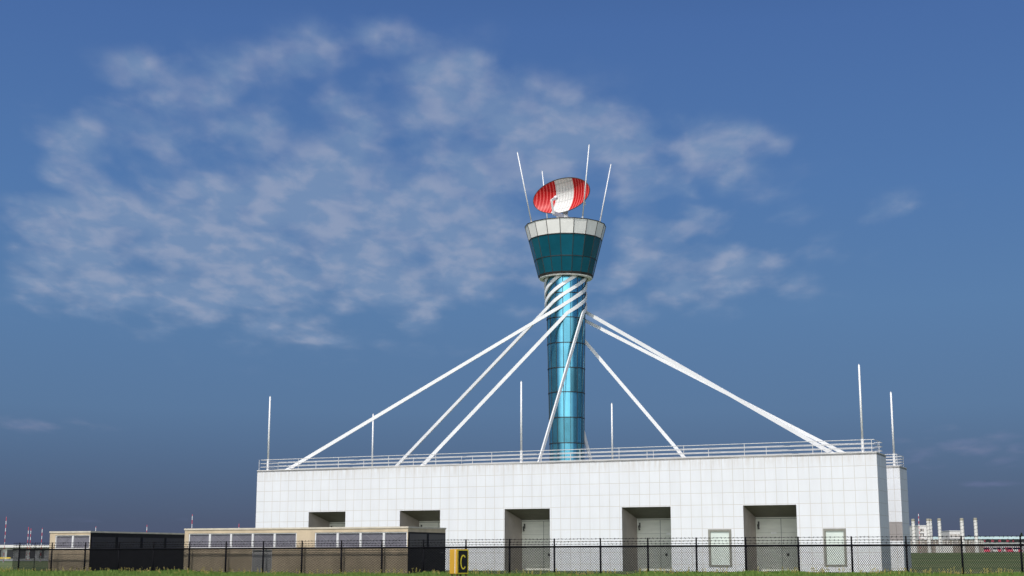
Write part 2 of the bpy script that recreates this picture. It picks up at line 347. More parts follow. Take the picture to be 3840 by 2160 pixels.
# ------------------------------------------------------------------ roof masts
def mast(px, d, h, label, z):
    s = sL(px, 1740, d); q = O2+U*s+NN*d
    root = empty('lightning_mast', (q.x, q.y, z))
    tag(root, label, 'mast', 'white masts along the roofs')
    MB().rod((0,0,1.25), (0,0,h), .11, .085, n=10).build('pole', M['mast'], root, True)
    b = MB().rod((0,0,.06), (0,0,1.25), .14, .13, n=12); b.rod((0,0,1.2), (0,0,1.34), .17, .12, n=12); b.rod((0,0,0), (0,0,.06), .26, n=12)
    b.build('sleeve', M['mast'], root)
    MB().rod((0,0,h), (0,0,h+.12), .075, .02, n=8).build('tip', M['rail'], root)
zr = ZT+.05; zr2 = RTOP+.06
mast(1005, 1.0, 8.35, 'white roof mast at the left end of the long white block', zr)
mast(1955, 1.0, 8.45, 'white roof mast just left of the blue tower shaft, foot on the front roof', zr)
mast(3238, 1.0, 8.25, 'tall white roof mast inside the railing at the right end of the front block', zr)
mast(1396, rearD+1, 7.9, 'thin white mast crossed by the long left tower strut', zr2)
mast(2297, rearD+.4, 7.75, 'thin white mast between the tower shaft and the short right strut', zr2)
mast(3354, rearD+1, 7.6, 'white mast on the rear wing, farthest right of the roof masts', zr2)

# ------------------------------------------------------------------ control tower
TY = 153.5; TX = ray(2124, 1400)[0]*TY
tower = empty('control_tower', (TX, TY, 0)); tag(tower, 'airport control tower with blue glass shaft, flared teal cab and white spiralling struts', 'tower')
def tz(py): return EYE+ray(2124, py)[1]*TY
k_ = TY/F*1.035
R_bot, R_top = 65*TY/F*.995, 73.0*k_
zTop = tz(852); zWG = tz(904); zTr = tz(981); zGB = tz(1043)
RT, RW, RG = 150*k_, 135.5*k_, 100*k_
zS = zGB-.10
def Rz(z): return R_bot+(R_top-R_bot)*min(1, max(0, (z-tz(1700))/(tz(1078)-tz(1700))))
NSH = 16; o16 = math.radians(11.25)
M['shaft_glass'] = pane_glass('blue tinted shaft panes', (.12, .385, .49), .85, .2, 16, tz(1124)+.45, tz(1124)-tz(1215), .42, .10)
M['cab_glass'] = pane_glass('deep teal cab panes', (.004, .105, .16), .25, .12, 18, zTr, 40, .5, .08)
MB().lathe([(Rz(z_)-.02, z_) for z_ in [0]+[zS*(i/12) for i in range(1, 13)]], 64).build('shaft', M['shaft_glass'], tower, True)
fr = MB()
for k in range(NSH):
    a = o16+2*math.pi*k/NSH
    for i in range(12):
        z0, z1 = zS*i/12, zS*(i+1)/12
        p = [( Rz(z_)*math.sin(a), -Rz(z_)*math.cos(a), z_) for z_ in (z0, z1)]
        fr.rod(p[0], p[1], .028 if k != 15 else .04, n=4, cap=False)
for py in (1124,1215,1309,1401,1492,1586,1681,1776,1871):
    z_ = tz(py)+.45
    fr.lathe([(Rz(z_)-.03, z_-.045), (Rz(z_)+.035, z_-.045), (Rz(z_)+.035, z_+.045), (Rz(z_)-.03, z_+.045)], 64)
fr.build('shaft_frame', M['dark_frame'], tower)
# cab
o18 = math.radians(10)
def cabR(z):
    return RG+(RW-RG)*(z-zGB)/(zWG-zGB) if z < zWG else RW+(RT-RW)*(z-zWG)/(zTop-zWG)
MB().lathe([(cabR(zGB+.18), zGB+.18), (RW, zWG-.04)], 18, off=o18).build('cab_glazing', M['cab_glass'], tower)
MB().lathe([(RW+.01, zWG), (RT, zTop), (RT-.25, zTop), (RT-.25, zTop-.5)], 18, off=o18).build('parapet', M['cab_panel'], tower)
MB().lathe([(RT-.26, zTop-.45), (.0001, zTop-.40)], 18, off=o18).build('cab_roof', M['roof_grey'], tower)
MB().lathe([(RG-.02, zGB-.03), (RG-.06, zGB-.14), (RG-.50, zGB-.15)], 18, off=o18).build('soffit_ring', M['cab_panel'], tower)
MB().lathe([(RG-.49, zGB-.149), (R_top-.1, zGB-.12)], 18, off=o18).build('soffit', M['soffit'], tower)  # inner underside coloured dark to stand for shadow round the shaft
cf = MB()
cf.lathe([(RG+.02, zGB-.02), (cabR(zGB+.22)+.03, zGB+.22), (cabR(zGB+.22)-.06, zGB+.2)], 18, off=o18)
cf.lathe([(RW-.02, zWG-.07), (RW+.035, zWG-.07), (RW+.05, zWG+.02), (RW-.02, zWG+.02)], 18, off=o18)
cf.lathe([(cabR(zTr)-.03, zTr-.035), (cabR(zTr)+.03, zTr-.035), (cabR(zTr)+.035, zTr+.035), (cabR(zTr)-.03, zTr+.035)], 18, off=o18)
cf.lathe([(RT+.0, zTop-.02), (RT+.04, zTop-.02), (RT+.04, zTop+.06), (RT-.3, zTop+.06)], 18, off=o18)
for k in range(18):
    a = o18+2*math.pi*k/18; pp = [(r*math.sin(a), -r*math.cos(a), z) for r, z in ((RG, zGB), (RW+.01, zWG), (RT+.01, zTop))]
    cf.rod(pp[0], pp[1], .04, n=4); cf.rod(pp[1], pp[2], .045, n=4)
cf.build('cab_frame', M['dark_frame'], tower)
# struts
zTan0 = zTan = tz(1172); PITCH = 9.4
def foot(px, py, d, z):
    s = sL(px, py, d); q = O2+U*s+NN*d; return Vector((q.x-TX, q.y-TY, z))
feet = [foot(1072, 1766, .9, zr), foot(1580, 1745, .9, zr), foot(2020, 1727, .9, zr), foot(3128, 1697, .9, zr),
        foot(1437, 1806, rearD+.8, zr2), foot(2612, 1775, rearD+.8, zr2), foot(2230, 1785, rearD+.8, zr2), foot(3268, 1750, rearD+.8, zr2)]
def tangent(ft):
    Rr = Rz(zTan)+.12; D2 = ft.x**2+ft.y**2; Ls = math.sqrt(D2-Rr*Rr)
    return math.atan2((ft.x*Rr-ft.y*Ls)/D2, (-ft.x*Ls-ft.y*Rr)/D2) % (2*math.pi)
order = sorted(range(8), key=lambda i: tangent(feet[i])); cs = [tangent(feet[i])-k*math.pi/4 for k, i in enumerate(order)]; c0 = sum(cs)/8
print('phases', [round(math.degrees(tangent(feet[i]))) for i in order], round(math.degrees(c0)))
for kk, ii in enumerate(order):
    ft = feet[ii]; zTan = zTan0+(tangent(ft)-kk*math.pi/4-c0)/(2*math.pi)*PITCH
    Rr = Rz(zTan)+.12; D2 = ft.x**2+ft.y**2; Ls = math.sqrt(D2-Rr*Rr)
    sp_ = (ft.x*Rr-ft.y*Ls)/D2; cp_ = (-ft.x*Ls-ft.y*Rr)/D2; ph = math.atan2(sp_, cp_)
    path = []; nrm = []
    T0 = Vector((Rr*math.sin(ph), -Rr*math.cos(ph), zTan)); r0 = Vector((math.sin(ph), -math.cos(ph), 0))
    for i in range(9): path.append(ft.lerp(T0, i/8)); nrm.append(r0)
    for i in range(1, 41):
        z = zTan+(zS+.1-zTan)*i/40; a = ph+(z-zTan)/PITCH*2*math.pi; R2 = Rz(z)+.12
        path.append(Vector((R2*math.sin(a), -R2*math.cos(a), z))); nrm.append(Vector((math.sin(a), -math.cos(a), 0)))
    vs = []; fs = []
    for i, p in enumerate(path):
        t0 = (path[min(i+1, len(path)-1)]-path[max(i-1, 0)]).normalized(); r_ = nrm[i]; r_ = (r_-t0*r_.dot(t0)).normalized(); w_ = t0.cross(r_)
        hw, ht = .18, .075
        for sx, sy in ((-1,-1),(1,-1),(1,1),(-1,1)): vs.append(p+w_*hw*sx+r_*ht*sy)
    n = len(path)
    for i in range(n-1):
        for k in range(4): fs.append((4*i+k, 4*i+(k+1) % 4, 4*i+4+(k+1) % 4, 4*i+4+k))
    fs += [(3,2,1,0), (4*n-4,4*n-3,4*n-2,4*n-1)]
    so_ = MB().add(vs, fs).build('strut', M['white_steel'], tower)
    MB().box(ft.x-.45, ft.x+.45, ft.y-.45, ft.y+.45, ft.z+.004, ft.z+.07).build('foot_plate', M['rail'], so_)

# rods on the cab
for base, lab in ((24.5, 'longest white whip antenna, passing in front of the radar dish'), (114.5, 'white whip antenna leaning right on the cab rim'), (204.5, 'short white whip antenna rising behind the radar dish'), (294.5, 'white whip antenna leaning left on the cab rim')):
    a = math.radians(base); ra = RT-.42; h = 8.2; out = 1.8
    b0 = Vector((TX+ra*math.sin(a), TY-ra*math.cos(a), zTop-.3))
    root = empty('whip_antenna', b0); tag(root, lab, 'antenna', 'whip antennas round the tower cab')
    tp = Vector((out*math.sin(a), -out*math.cos(a), h))
    MB().rod(tp*.06, tp, .075, .055, n=10).build('rod', M['mast'], root, True)
    MB().rod((0,0,-.1), tp*.07, .12, .10, n=10).build('base', M['rail'], root)
    MB().rod(tp*.999, tp*1.012, .06, .02, n=8).build('tip', M['rail'], root)

# radar dish
dc = P(2104, 733, TY-.9); rd_base = Vector((TX-.25, TY-.2, zTop-.40))
radar = empty('radar_antenna', rd_base); tag(radar, 'oval red and white radar dish on top of the tower cab', 'radar dish')
yaw = math.radians(31); roll = math.radians(4.5)
Nn = Vector((-math.sin(yaw), -math.cos(yaw), -.05)).normalized(); Mx = Vector((math.cos(yaw), -math.sin(yaw), 0)); Mx = (Mx-Nn*Mx.dot(Nn)).normalized(); Up = Nn.cross(Mx); Up = Up if Up.z > 0 else -Up
Mx, Up = (Mx*math.cos(roll)+Up*math.sin(roll)), (Up*math.cos(roll)-Mx*math.sin(roll))
A, B = 119/F*160, 63.5/F*160
def dish_mat():
    m = bpy.data.materials.new('red and white slatted reflector'); m.use_nodes = True; N, L = nodes(m); b = N['Principled BSDF']; b.inputs['Roughness'].default_value = .45; b.inputs['Specular IOR Level'].default_value = .25
    tc = N.new('ShaderNodeTexCoord'); sp = N.new('ShaderNodeSeparateXYZ'); L.new(tc.outputs['Object'], sp.inputs[0])
    xv = math_n(N, L, 'SUBTRACT', math_n(N, L, 'MULTIPLY', sp.outputs[0], math.cos(.23)), math_n(N, L, 'MULTIPLY', sp.outputs[1], math.sin(.23)))
    ax = math_n(N, L, 'ABSOLUTE', xv); red = math_n(N, L, 'GREATER_THAN', ax, A*.31)
    fr_ = math_n(N, L, 'FRACT', math_n(N, L, 'DIVIDE', xv, .36)); slat = math_n(N, L, 'LESS_THAN', fr_, .36)
    fz = math_n(N, L, 'FRACT', math_n(N, L, 'ADD', math_n(N, L, 'DIVIDE', sp.outputs[1], .95), .5)); bar = math_n(N, L, 'LESS_THAN', fz, .1)
    def mix(f, a, c):
        x = N.new('ShaderNodeMix'); x.data_type = 'RGBA'; L.new(f, x.inputs[0])
        for i, q in ((6, a), (7, c)):
            if isinstance(q, tuple): x.inputs[i].default_value = (*q, 1)
            else: L.new(q, x.inputs[i])
        return x.outputs[2]
    wh = mix(slat, (.76, .75, .71), (.62, .61, .58)); wh = mix(bar, wh, (.55, .54, .52))
    rd_ = mix(slat, (.46, .005, .007), (.70, .10, .09))
    L.new(mix(red, wh, rd_), b.inputs['Base Color'])
    bp = N.new('ShaderNodeBump'); bp.inputs['Strength'].default_value = .5; bp.inputs['Distance'].default_value = .04; L.new(slat, bp.inputs['Height']); L.new(bp.outputs[0], b.inputs['Normal'])
    return m
d_ = MB(); NR, NA = 14, 56
def dp(r, a): return (A*r*math.cos(a), B*r*math.sin(a), -.95*(1-(r*r)))
for off in (0, -.09):
    vs = [(0, 0, -.95+off)]+[(lambda q: (q[0], q[1], q[2]+off))(dp((i+1)/NR, 2*math.pi*k/NA)) for i in range(NR) for k in range(NA)]
    fs = [(0, 1+k, 1+(k+1) % NA) for k in range(NA)]+[(1+i*NA+k, 1+(i+1)*NA+k, 1+(i+1)*NA+(k+1) % NA, 1+i*NA+(k+1) % NA) for i in range(NR-1) for k in range(NA)]
    if off: fs = [tuple(reversed(f)) for f in fs]
    d_.add(vs, fs)
refl = d_.build('reflector', dish_mat(), radar, True)
mw = Matrix(((Mx.x, Up.x, Nn.x, 0), (Mx.y, Up.y, Nn.y, 0), (Mx.z, Up.z, Nn.z, 0), (0, 0, 0, 1)))
refl.matrix_local = Matrix.Translation(dc-rd_base) @ mw
rim = MB()
for k in range(NA):
    p, q = dp(1, 2*math.pi*k/NA), dp(1, 2*math.pi*(k+1)/NA); rim.rod((p[0], p[1], -.045), (q[0], q[1], -.045), .05, n=5, cap=False)
ro = rim.build('rim', M['fixture'], refl)
bk = MB()
for sx in (-.6, -.2, .2, .6): bk.box(A*sx-.04, A*sx+.04, -B*.7, B*.7, -1.46, -1.36); bk.rod((A*sx, 0, -1.36), (A*sx, 0, -.95*(1-sx*sx)-.1), .06)
bk.box(-A*.65, A*.65, -.08, .08, -1.62, -1.47); bk.build('back_frame', M['white_steel'], refl)
pd = MB().lathe([(.95, 0), (.95, .25), (.55, .32), (.5, 1.1), (.75, 1.15), (.75, 1.5)], 24, cap1=True); pd.build('pedestal', M['rail'], radar)
def fpt(px, py, Y): return P(px, py, Y)-rd_base
arm = MB(); q0 = fpt(2112, 812, TY-.8); q1 = fpt(2076, 799, TY-3.0); q2 = fpt(2068, 752, TY-3.5); q3 = fpt(2080, 744, TY-3.1)
def beam(mb, a, b, w_, h_):
    d = (b-a).normalized(); sx = d.cross(Vector((0,0,1))).normalized() if abs(d.z) < .9 else Vector((1,0,0)); up = sx.cross(d).normalized()
    vs = [c+sx*w_*i+up*h_*j for c in (a, b) for i, j in ((-1,-1),(1,-1),(1,1),(-1,1))]
    mb.add(vs, [(0,1,2,3),(7,6,5,4),(0,4,5,1),(1,5,6,2),(2,6,7,3),(3,7,4,0)])
beam(arm, q0, q1, .13, .2); beam(arm, q1+Vector((0,0,-.12)), q2, .12, .14); beam(arm, q2, q3, .11, .12); arm.build('feed_arm', M['white_steel'], radar)
hn = MB(); hd = (dc-rd_base-q3).normalized(); hn.rod(q3, q3+hd*.45, .12, .26, n=12); hn.build('feed_horn', M['white_steel'], radar)
yk = MB(); beam(yk, fpt(2118, 815, TY-.2), (dc-rd_base)-Nn*1.45, .3, .3); yk.build('yoke', M['rail'], radar)

# ------------------------------------------------------------------ low beige buildings
def low_block(name, label, pxl, pxr, pyt, d, depth, bays, door=None, side_panes=2, pyw=(1997, 2056), dark_top=False):
    s0, s1 = on_line(pxl, 2000, FO, d), on_line(pxr, 2000, FO, d); org = FO+NN*d+U*s0; Wd = s1-s0
    H = hz((pxl+pxr)/2, pyt, FO, d)
    root = empty(name, (org.x, org.y, 0), RZ); tag(root, label, 'building')
    z1 = hz((pxl+pxr)/2, pyw[0], FO, d); z0 = hz((pxl+pxr)/2, pyw[1], FO, d)
    groups = [(on_line(a, 2020, FO, d)-s0, on_line(b, 2020, FO, d)-s0, n) for a, b, n in bays]
    w = MB(); x = 0; g0 = -.5
    dd = None
    if door: dd = (on_line(door[0], 2090, FO, d)-s0, on_line(door[1], 2090, FO, d)-s0)
    for a, b, n in groups:
        w.quad((x,0,z0),(a,0,z0),(a,0,z1),(x,0,z1)); x = b
    w.quad((x,0,z0),(Wd,0,z0),(Wd,0,z1),(x,0,z1)); w.quad((0,0,z1),(Wd,0,z1),(Wd,0,H),(0,0,H))
    dz1 = z0-.12
    if dd:
        w.quad((0,0,g0),(dd[0],0,g0),(dd[0],0,z0),(0,0,z0)); w.quad((dd[1],0,g0),(Wd,0,g0),(Wd,0,z0),(dd[1],0,z0)); w.quad((dd[0],0,dz1),(dd[1],0,dz1),(dd[1],0,z0),(dd[0],0,z0))
    else: w.quad((0,0,g0),(Wd,0,g0),(Wd,0,z0),(0,0,z0))
    for a, b, n in groups:      # reveals
        e = .22; w.quad((a,0,z0),(b,0,z0),(b,e,z0),(a,e,z0)); w.quad((a,0,z1),(a,e,z1),(b,e,z1),(b,0,z1)); w.quad((a,0,z0),(a,e,z0),(a,e,z1),(a,0,z1)); w.quad((b,e,z0),(b,0,z0),(b,0,z1),(b,e,z1))
    w.quad((0,depth,g0),(0,0,g0),(0,0,H),(0,depth,H)); w.quad((Wd,depth,g0),(0,depth,g0),(0,depth,H),(Wd,depth,H)); 
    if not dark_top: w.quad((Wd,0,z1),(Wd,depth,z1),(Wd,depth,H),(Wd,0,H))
    wo = w.build('wall', M['beige'], root)
    MB().box(-.05, Wd+.05, -.06, depth+.05, H+.002, H+.14).build('roof', M['beige_cap'], root)
    for a, b, n in groups:
        bw = (b-a)/n
        for i in range(n):
            x0, x1 = a+bw*i, a+bw*(i+1); f_ = MB(); e = .10
            f_.box(x0+.002, x0+e, .04, .2, z0+.003, z1-.003); f_.box(x1-e, x1-.002, .04, .2, z0+.003, z1-.003); f_.box(x0+e, x1-e, .05, .2, z1-.08, z1-.003); f_.box(x0+e, x1-e, .05, .2, z0+.003, z0+.07)
            wf = f_.build('window', M['white_frame'], root)
            MB().box(x0+e, x1-e, .15, .19, z0+.07, z1-.08).build('pane', M['violet_pane'], wf)
            br = MB(); cx, cz = (x0+x1)/2, (z0+z1)/2; hx, hz_ = (x1-x0)*.30, (z1-z0)*.34
            for sx in (-1, 1):
                br.rod((cx-hx*sx, .135, cz-hz_), (cx+hx*sx, .135, cz+hz_), .013, n=4)
            br.build('cross_brace', M['brace'], wf)
    if dd:
        do = MB().box(dd[0]+.06, dd[1]-.06, .06, .12, g0, dz1-.06); do.box((dd[0]+dd[1])/2-.012, (dd[0]+dd[1])/2+.012, .045, .059, g0, dz1-.06); do_ = do.build('door', M['grey_door'], root)
        fr = MB().box(dd[0]+.002, dd[0]+.06, -.02, .12, g0, dz1); fr.box(dd[1]-.06, dd[1]-.002, -.02, .12, g0, dz1); fr.box(dd[0]+.06, dd[1]-.06, -.02, .12, dz1-.06, dz1-.002); fr.build('door_frame', M['white_frame'], do_)
        MB().box((dd[0]+dd[1])/2+.06, (dd[0]+dd[1])/2+.1, 0, .05, .9, 1.15).build('handle', M['fixture'], do_)
    # right-hand side: wall shade painted near-black, with dark glazing under the beige fascia
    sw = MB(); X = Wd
    sw.quad((X,0,g0),(X,depth,g0),(X,depth,H if dark_top else z1),(X,0,H if dark_top else z1)); sw.build('side_wall_shade', M['wall_shade_cabinet'], root)
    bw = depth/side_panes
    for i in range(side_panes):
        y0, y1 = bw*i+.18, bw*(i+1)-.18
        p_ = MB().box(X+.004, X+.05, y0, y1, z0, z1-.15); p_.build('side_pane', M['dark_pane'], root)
    return root
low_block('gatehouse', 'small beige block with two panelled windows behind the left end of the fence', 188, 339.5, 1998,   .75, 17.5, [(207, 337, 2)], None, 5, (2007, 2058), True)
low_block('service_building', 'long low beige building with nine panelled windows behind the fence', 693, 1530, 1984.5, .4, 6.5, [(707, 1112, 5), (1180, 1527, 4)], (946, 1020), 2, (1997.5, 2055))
# dark cabinet beside the service building
q = FO+NN*1.5+U*(on_line(1633, 2100, FO, 6.5)); q = FO+NN*6.0+U*on_line(1636, 2100, FO, 6.0)
cab = empty('utility_cabinet', (q.x, q.y, 0), RZ); tag(cab, 'black utility cabinet at the right end of the long beige building', 'cabinet')
hc = hz(1636, 2074, FO, 6.0); MB().box(-.35, .35, 0, .6, .1, hc).build('body', M['wall_shade_cabinet'], cab, bevel=.02)
MB().box(-.4, .4, -.05, .65, hc+.002, hc+.06).build('lid', M['fixture'], cab); MB().box(-.36, .36, -.01, .61, -.3, .098).build('plinth', M['roof_grey'], cab)
MB().box(.2, .24, -.03, -.003, .8, 1.0).build('handle', M['rail'], cab)

# ------------------------------------------------------------------ fence
fence = empty('chain_link_fence', FO); tag(fence, 'black chain link fence topped by three strands of barbed wire', 'fence')
def fpos(s): return FO+U*s
postpx = [72,130,194,319,445,575,710,847,987,1132,1280,1432,1588,1747,1911,2079,2252,2430,2612,2797,2995,3195,3400,3608,3830,4060]
ps = sorted(on_line(p, 2080, FO) for p in postpx); sA = on_line(48, 2080, FO); sB = ps[-1]
def rail_z(s): return interp(s, RZP)
RZP = sorted((on_line(px, py, FO), hz(px, py, FO)) for px, py in ((48,2061),(700,2058),(1700,2052.5),(2500,2048),(3200,2045),(3830,2043.5),(4060,2043)))
def rail_z(s):
    for (a, za), (b, zb) in zip(RZP, RZP[1:]):
        if s <= b: return za+(zb-za)*(s-a)/(b-a)
    return RZP[-1][1]
def L3(s, z, off=0): p = U*s+NN*off; return Vector((p.x, p.y, z))
for s in ps:
    p = fpos(s); z0 = ground_z(p.x, p.y)-.3; zt = rail_z(s)+.62
    thin = abs(s-on_line(130, 2080, FO)) < .1; r = .035 if thin else .072
    b = MB().rod(L3(s, z0), L3(s, rail_z(s)), r, n=8); b.rod(L3(s, rail_z(s)), L3(s, zt), r*.8, n=8); b.rod(L3(s, rail_z(s)-.08), L3(s, rail_z(s)+.08), r*1.35, n=8)
    b.build('post', M['fence'], fence, True)
b = MB(); ss = [sA]+[s for s in ps if s > sA+.3]
for a, c in zip(ss, ss[1:]): b.rod(L3(a, rail_z(a)), L3(c, rail_z(c)), .068, n=8)
b.build('top_rail', M['fence'], fence, True)
aw, hs = .068, .098
for a, c in zip(ss, ss[1:]):
    b = MB(); n = max(2, round((c-a)/aw)); st = (c-a)/n
    for i in range(n):
        x0 = a+st*i; p = fpos(x0); zt = rail_z(x0)-.04; zb = ground_z(p.x, p.y)-.05; m_ = int((zt-zb)/hs)
        pts = [L3(x0+st*((k+i) % 2), zt-hs*k, .0 if (k+i) % 2 else .012) for k in range(m_+1)]
        for k in range(m_): b.rod(pts[k], pts[k+1], .018, n=3, cap=False)
    b.build('mesh_panel', M['fence'], fence)
for hgt in (.18, .36, .57):
    b = MB(); s = sA
    while s < sB-.05:
        e = min(sB, s+.55); b.rod(L3(s, rail_z(s)+hgt+rnd.uniform(-.012, .012)), L3(e, rail_z(e)+hgt+rnd.uniform(-.012, .012)), .019, n=4, cap=False)
        s = e
    s = sA+.1
    while s < sB:
        c = L3(s, rail_z(s)+hgt)
        for _ in range(2):
            v = Vector((rnd.uniform(-1, 1), rnd.uniform(-1, 1), rnd.uniform(-1, 1))).normalized()*.075; b.rod(c-v, c+v, .013, n=3)
        b.rod(c-U*.03, c+U*.03, .024, n=5)
        s += .3*rnd.uniform(.85, 1.15)
    b.build('barbed_wire', M['fence'], fence)

# ------------------------------------------------------------------ airfield sign
sp0 = P(1714, 2060, 80.0); sg_z = ground_z(sp0.x, 80)
sign = empty('taxiway_sign', (sp0.x, 80.0, sg_z), math.radians(38)); tag(sign, 'boxy amber taxiway sign with a yellow letter C on its black face', 'sign')
zb = EYE+ray(1735, 2154)[1]*80-sg_z; zt = EYE+ray(1735, 2059)[1]*80-sg_z; Wf = .80; Dp = .74
MB().box(0, Wf, 0, Dp, zb, zt).build('casing', M['sign_y'], sign, bevel=.05)
MB().box(.02, Wf-.02, -.014, -.004, zb+.02, zt-.02).build('face', M['sign_k'], sign)
bd = MB(); e0 = .035; th_ = .045
bd.box(e0, Wf-e0, -.022, -.016, zt-e0-th_, zt-e0); bd.box(e0, Wf-e0, -.022, -.016, zb+e0, zb+e0+th_); bd.box(e0, e0+th_*.8, -.022, -.016, zb+e0+th_, zt-e0-th_); bd.box(Wf-e0-th_*.8, Wf-e0, -.022, -.016, zb+e0+th_, zt-e0-th_)
bd.build('border', M['sign_edge'], sign)
lc = MB(); cx, cz = Wf*.53, (zb+zt)/2-.02; n = 28; vs = []
for i in range(n+1):
    a = math.radians(42+276*i/n)
    for k in (1, 0):
        rx, rz = (.20, .40) if k else (.135, .335); vs += [(cx+rx*math.cos(a), -.024, cz+rz*math.sin(a)), (cx+rx*math.cos(a), -.017, cz+rz*math.sin(a))]
fs = []
for i in range(n):
    o = 4*i; fs += [(o, o+2, o+6, o+4), (o+1, o+5, o+7, o+3), (o, o+4, o+5, o+1), (o+2, o+3, o+7, o+6)]
fs += [(0, 1, 3, 2), (4*n, 4*n+2, 4*n+3, 4*n+1)]
lc.add(vs, fs); lc.build('letter', M['sign_edge'], sign)
for x, y in ((.1, .12), (Wf-.1, .12), (.1, Dp-.12), (Wf-.1, Dp-.12)): MB().rod((x, y, -.2), (x, y, zb+.002), .055, n=10).build('leg', M['sign_leg'], sign)
st = MB().box(-.012, -.003, .16, .2, zb+.05, zt-.05); st.build('seam_strip', M['cab_panel'], sign)

# ------------------------------------------------------------------ grass and weeds
gr = MB()
def leafmat(name, c0, c1, sc):
    m = bpy.data.materials.new(name); m.use_nodes = True; N, L = nodes(m); b = N['Principled BSDF']; b.inputs['Roughness'].default_value = .7; b.inputs['Specular IOR Level'].default_value = .2
    tc = N.new('ShaderNodeTexCoord'); n1 = N.new('ShaderNodeTexNoise'); n1.inputs['Scale'].default_value = sc; n1.inputs['Detail'].default_value = 8; n1.inputs['Roughness'].default_value = .75; L.new(tc.outputs['Object'], n1.inputs['Vector'])
    cr = N.new('ShaderNodeValToRGB'); L.new(n1.outputs[0], cr.inputs[0]); e = cr.color_ramp.elements
    e[0].position = .35; e[0].color = (*c0, 1); e[1].position = .66; e[1].color = (*c1, 1); L.new(cr.outputs[0], b.inputs['Base Color'])
    tr = N.new('ShaderNodeBsdfTranslucent'); L.new(cr.outputs[0], tr.inputs[0]); ms = N.new('ShaderNodeMixShader'); ms.inputs[0].default_value = .4; L.new(b.outputs[0], ms.inputs[1]); L.new(tr.outputs[0], ms.inputs[2]); L.new(ms.outputs[0], N['Material Output'].inputs['Surface']); return m
def blade(mb, x, y, z, h, wd, lean):
    a = rnd.uniform(0, math.pi); dx, dy = math.cos(a)*wd, math.sin(a)*wd; lx, ly = rnd.uniform(-1, 1)*lean*h, rnd.uniform(-1, 1)*lean*h
    o = len(mb.v)
    mb.v += [(x-dx, y-dy, z), (x+dx, y+dy, z), (x+dx*.7+lx*.45, y+dy*.7+ly*.45, z+h*.6), (x-dx*.7+lx*.45, y-dy*.7+ly*.45, z+h*.6), (x+lx, y+ly, z+h)]
    mb.f += [(o, o+1, o+2, o+3), (o+3, o+2, o+4)]; mb.m += [0, 0]
for i in range(95000):
    s = rnd.uniform(-98, 6); d = rnd.uniform(-24, 1.5) if rnd.random() < .75 else rnd.uniform(-5, .6)
    p = FO+U*s+NN*d
    if abs(p.x/p.y) > .40: continue
    tall = 1.0+1.1*sm(86, 90, -s)
    cl = .6+.8*abs(math.sin(s*.9+d*.35)*math.sin(s*.37+1.3))
    blade(gr, p.x, p.y, ground_z(p.x, p.y)-.02, rnd.uniform(.10, .30)*tall*cl, rnd.uniform(.016, .032), .6)
tag(gr.build('grass', leafmat('green grass blades', (.085, .205, .03), (.29, .37, .09), 2.2)), kind='stuff', cat=None)
wd = MB()
for i in range(700):
    s = rnd.uniform(-98, 6); d = rnd.uniform(-9, .3); p = FO+U*s+NN*d
    if rnd.random() > .35+.65*abs(math.sin(s*.61)): continue
    z = ground_z(p.x, p.y); h = rnd.uniform(.2, .55)
    lx = rnd.uniform(-.12, .12); wd.rod((p.x, p.y, z-.03), (p.x+lx, p.y, z+h), .012, .006, n=3, cap=False)
    for k in range(9):
        t_ = rnd.uniform(.45, 1); c_ = Vector((p.x+lx*t_+rnd.uniform(-.05, .05), p.y+rnd.uniform(-.05, .05), z+h*t_)); blade(wd, c_.x, c_.y, c_.z, rnd.uniform(.05, .1), .022, .9)
tag(wd.build('weeds', leafmat('yellow seed heads', (.30, .27, .06), (.62, .50, .18), 2.5)), kind='stuff')

# ------------------------------------------------------------------ red and white poles
def pole(px, pyt, Y, label, pyb=None):
    x = ray(px, 2060)[0]*Y; z0 = ground_z(x, Y)-.2; h = EYE+ray(px, pyt)[1]*Y-z0
    root = empty('striped_pole', (x, Y, z0)); tag(root, label, 'pole', 'red and white banded poles on the airfield')
    r = Y*.00015+.01
    MB().rod((0,0,0), (0,0,h), r, r*.8, n=8).build('shaft', M['striped'], root, True)
    MB().rod((0,0,h), (0,0,h+r*3), r*.9, r*.3, n=8).build('tip', M['red'], root); MB().box(-r*3, r*3, -r*3, r*3, 0, .35).build('footing', M['roof_grey'], root)
pole(21-5, 1940, 300, 'tall red and white pole at the far left edge, beside the yellow barrier')
pole(102, 1978, 340, 'left one of two close red and white poles above the far white hangar')
pole(111.5, 1983, 345, 'right one of two close red and white poles above the far white hangar')
pole(154, 1982, 320, 'red and white pole just left of the small beige block')
pole(355, 1977, 300, 'short pole tip showing above the dark side of the small beige block, nearest its corner')
pole(547, 1970, 290, 'pole tip showing above the middle of the dark side wall')
pole(716, 1931, 260, 'red and white pole rising behind the left corner of the long beige building')
pole(893, 1966, 300, 'small pole tip just left of the white block, above the long beige roof')
pole(3451, 1928, 420, 'red and white pole among the far chimneys at right')

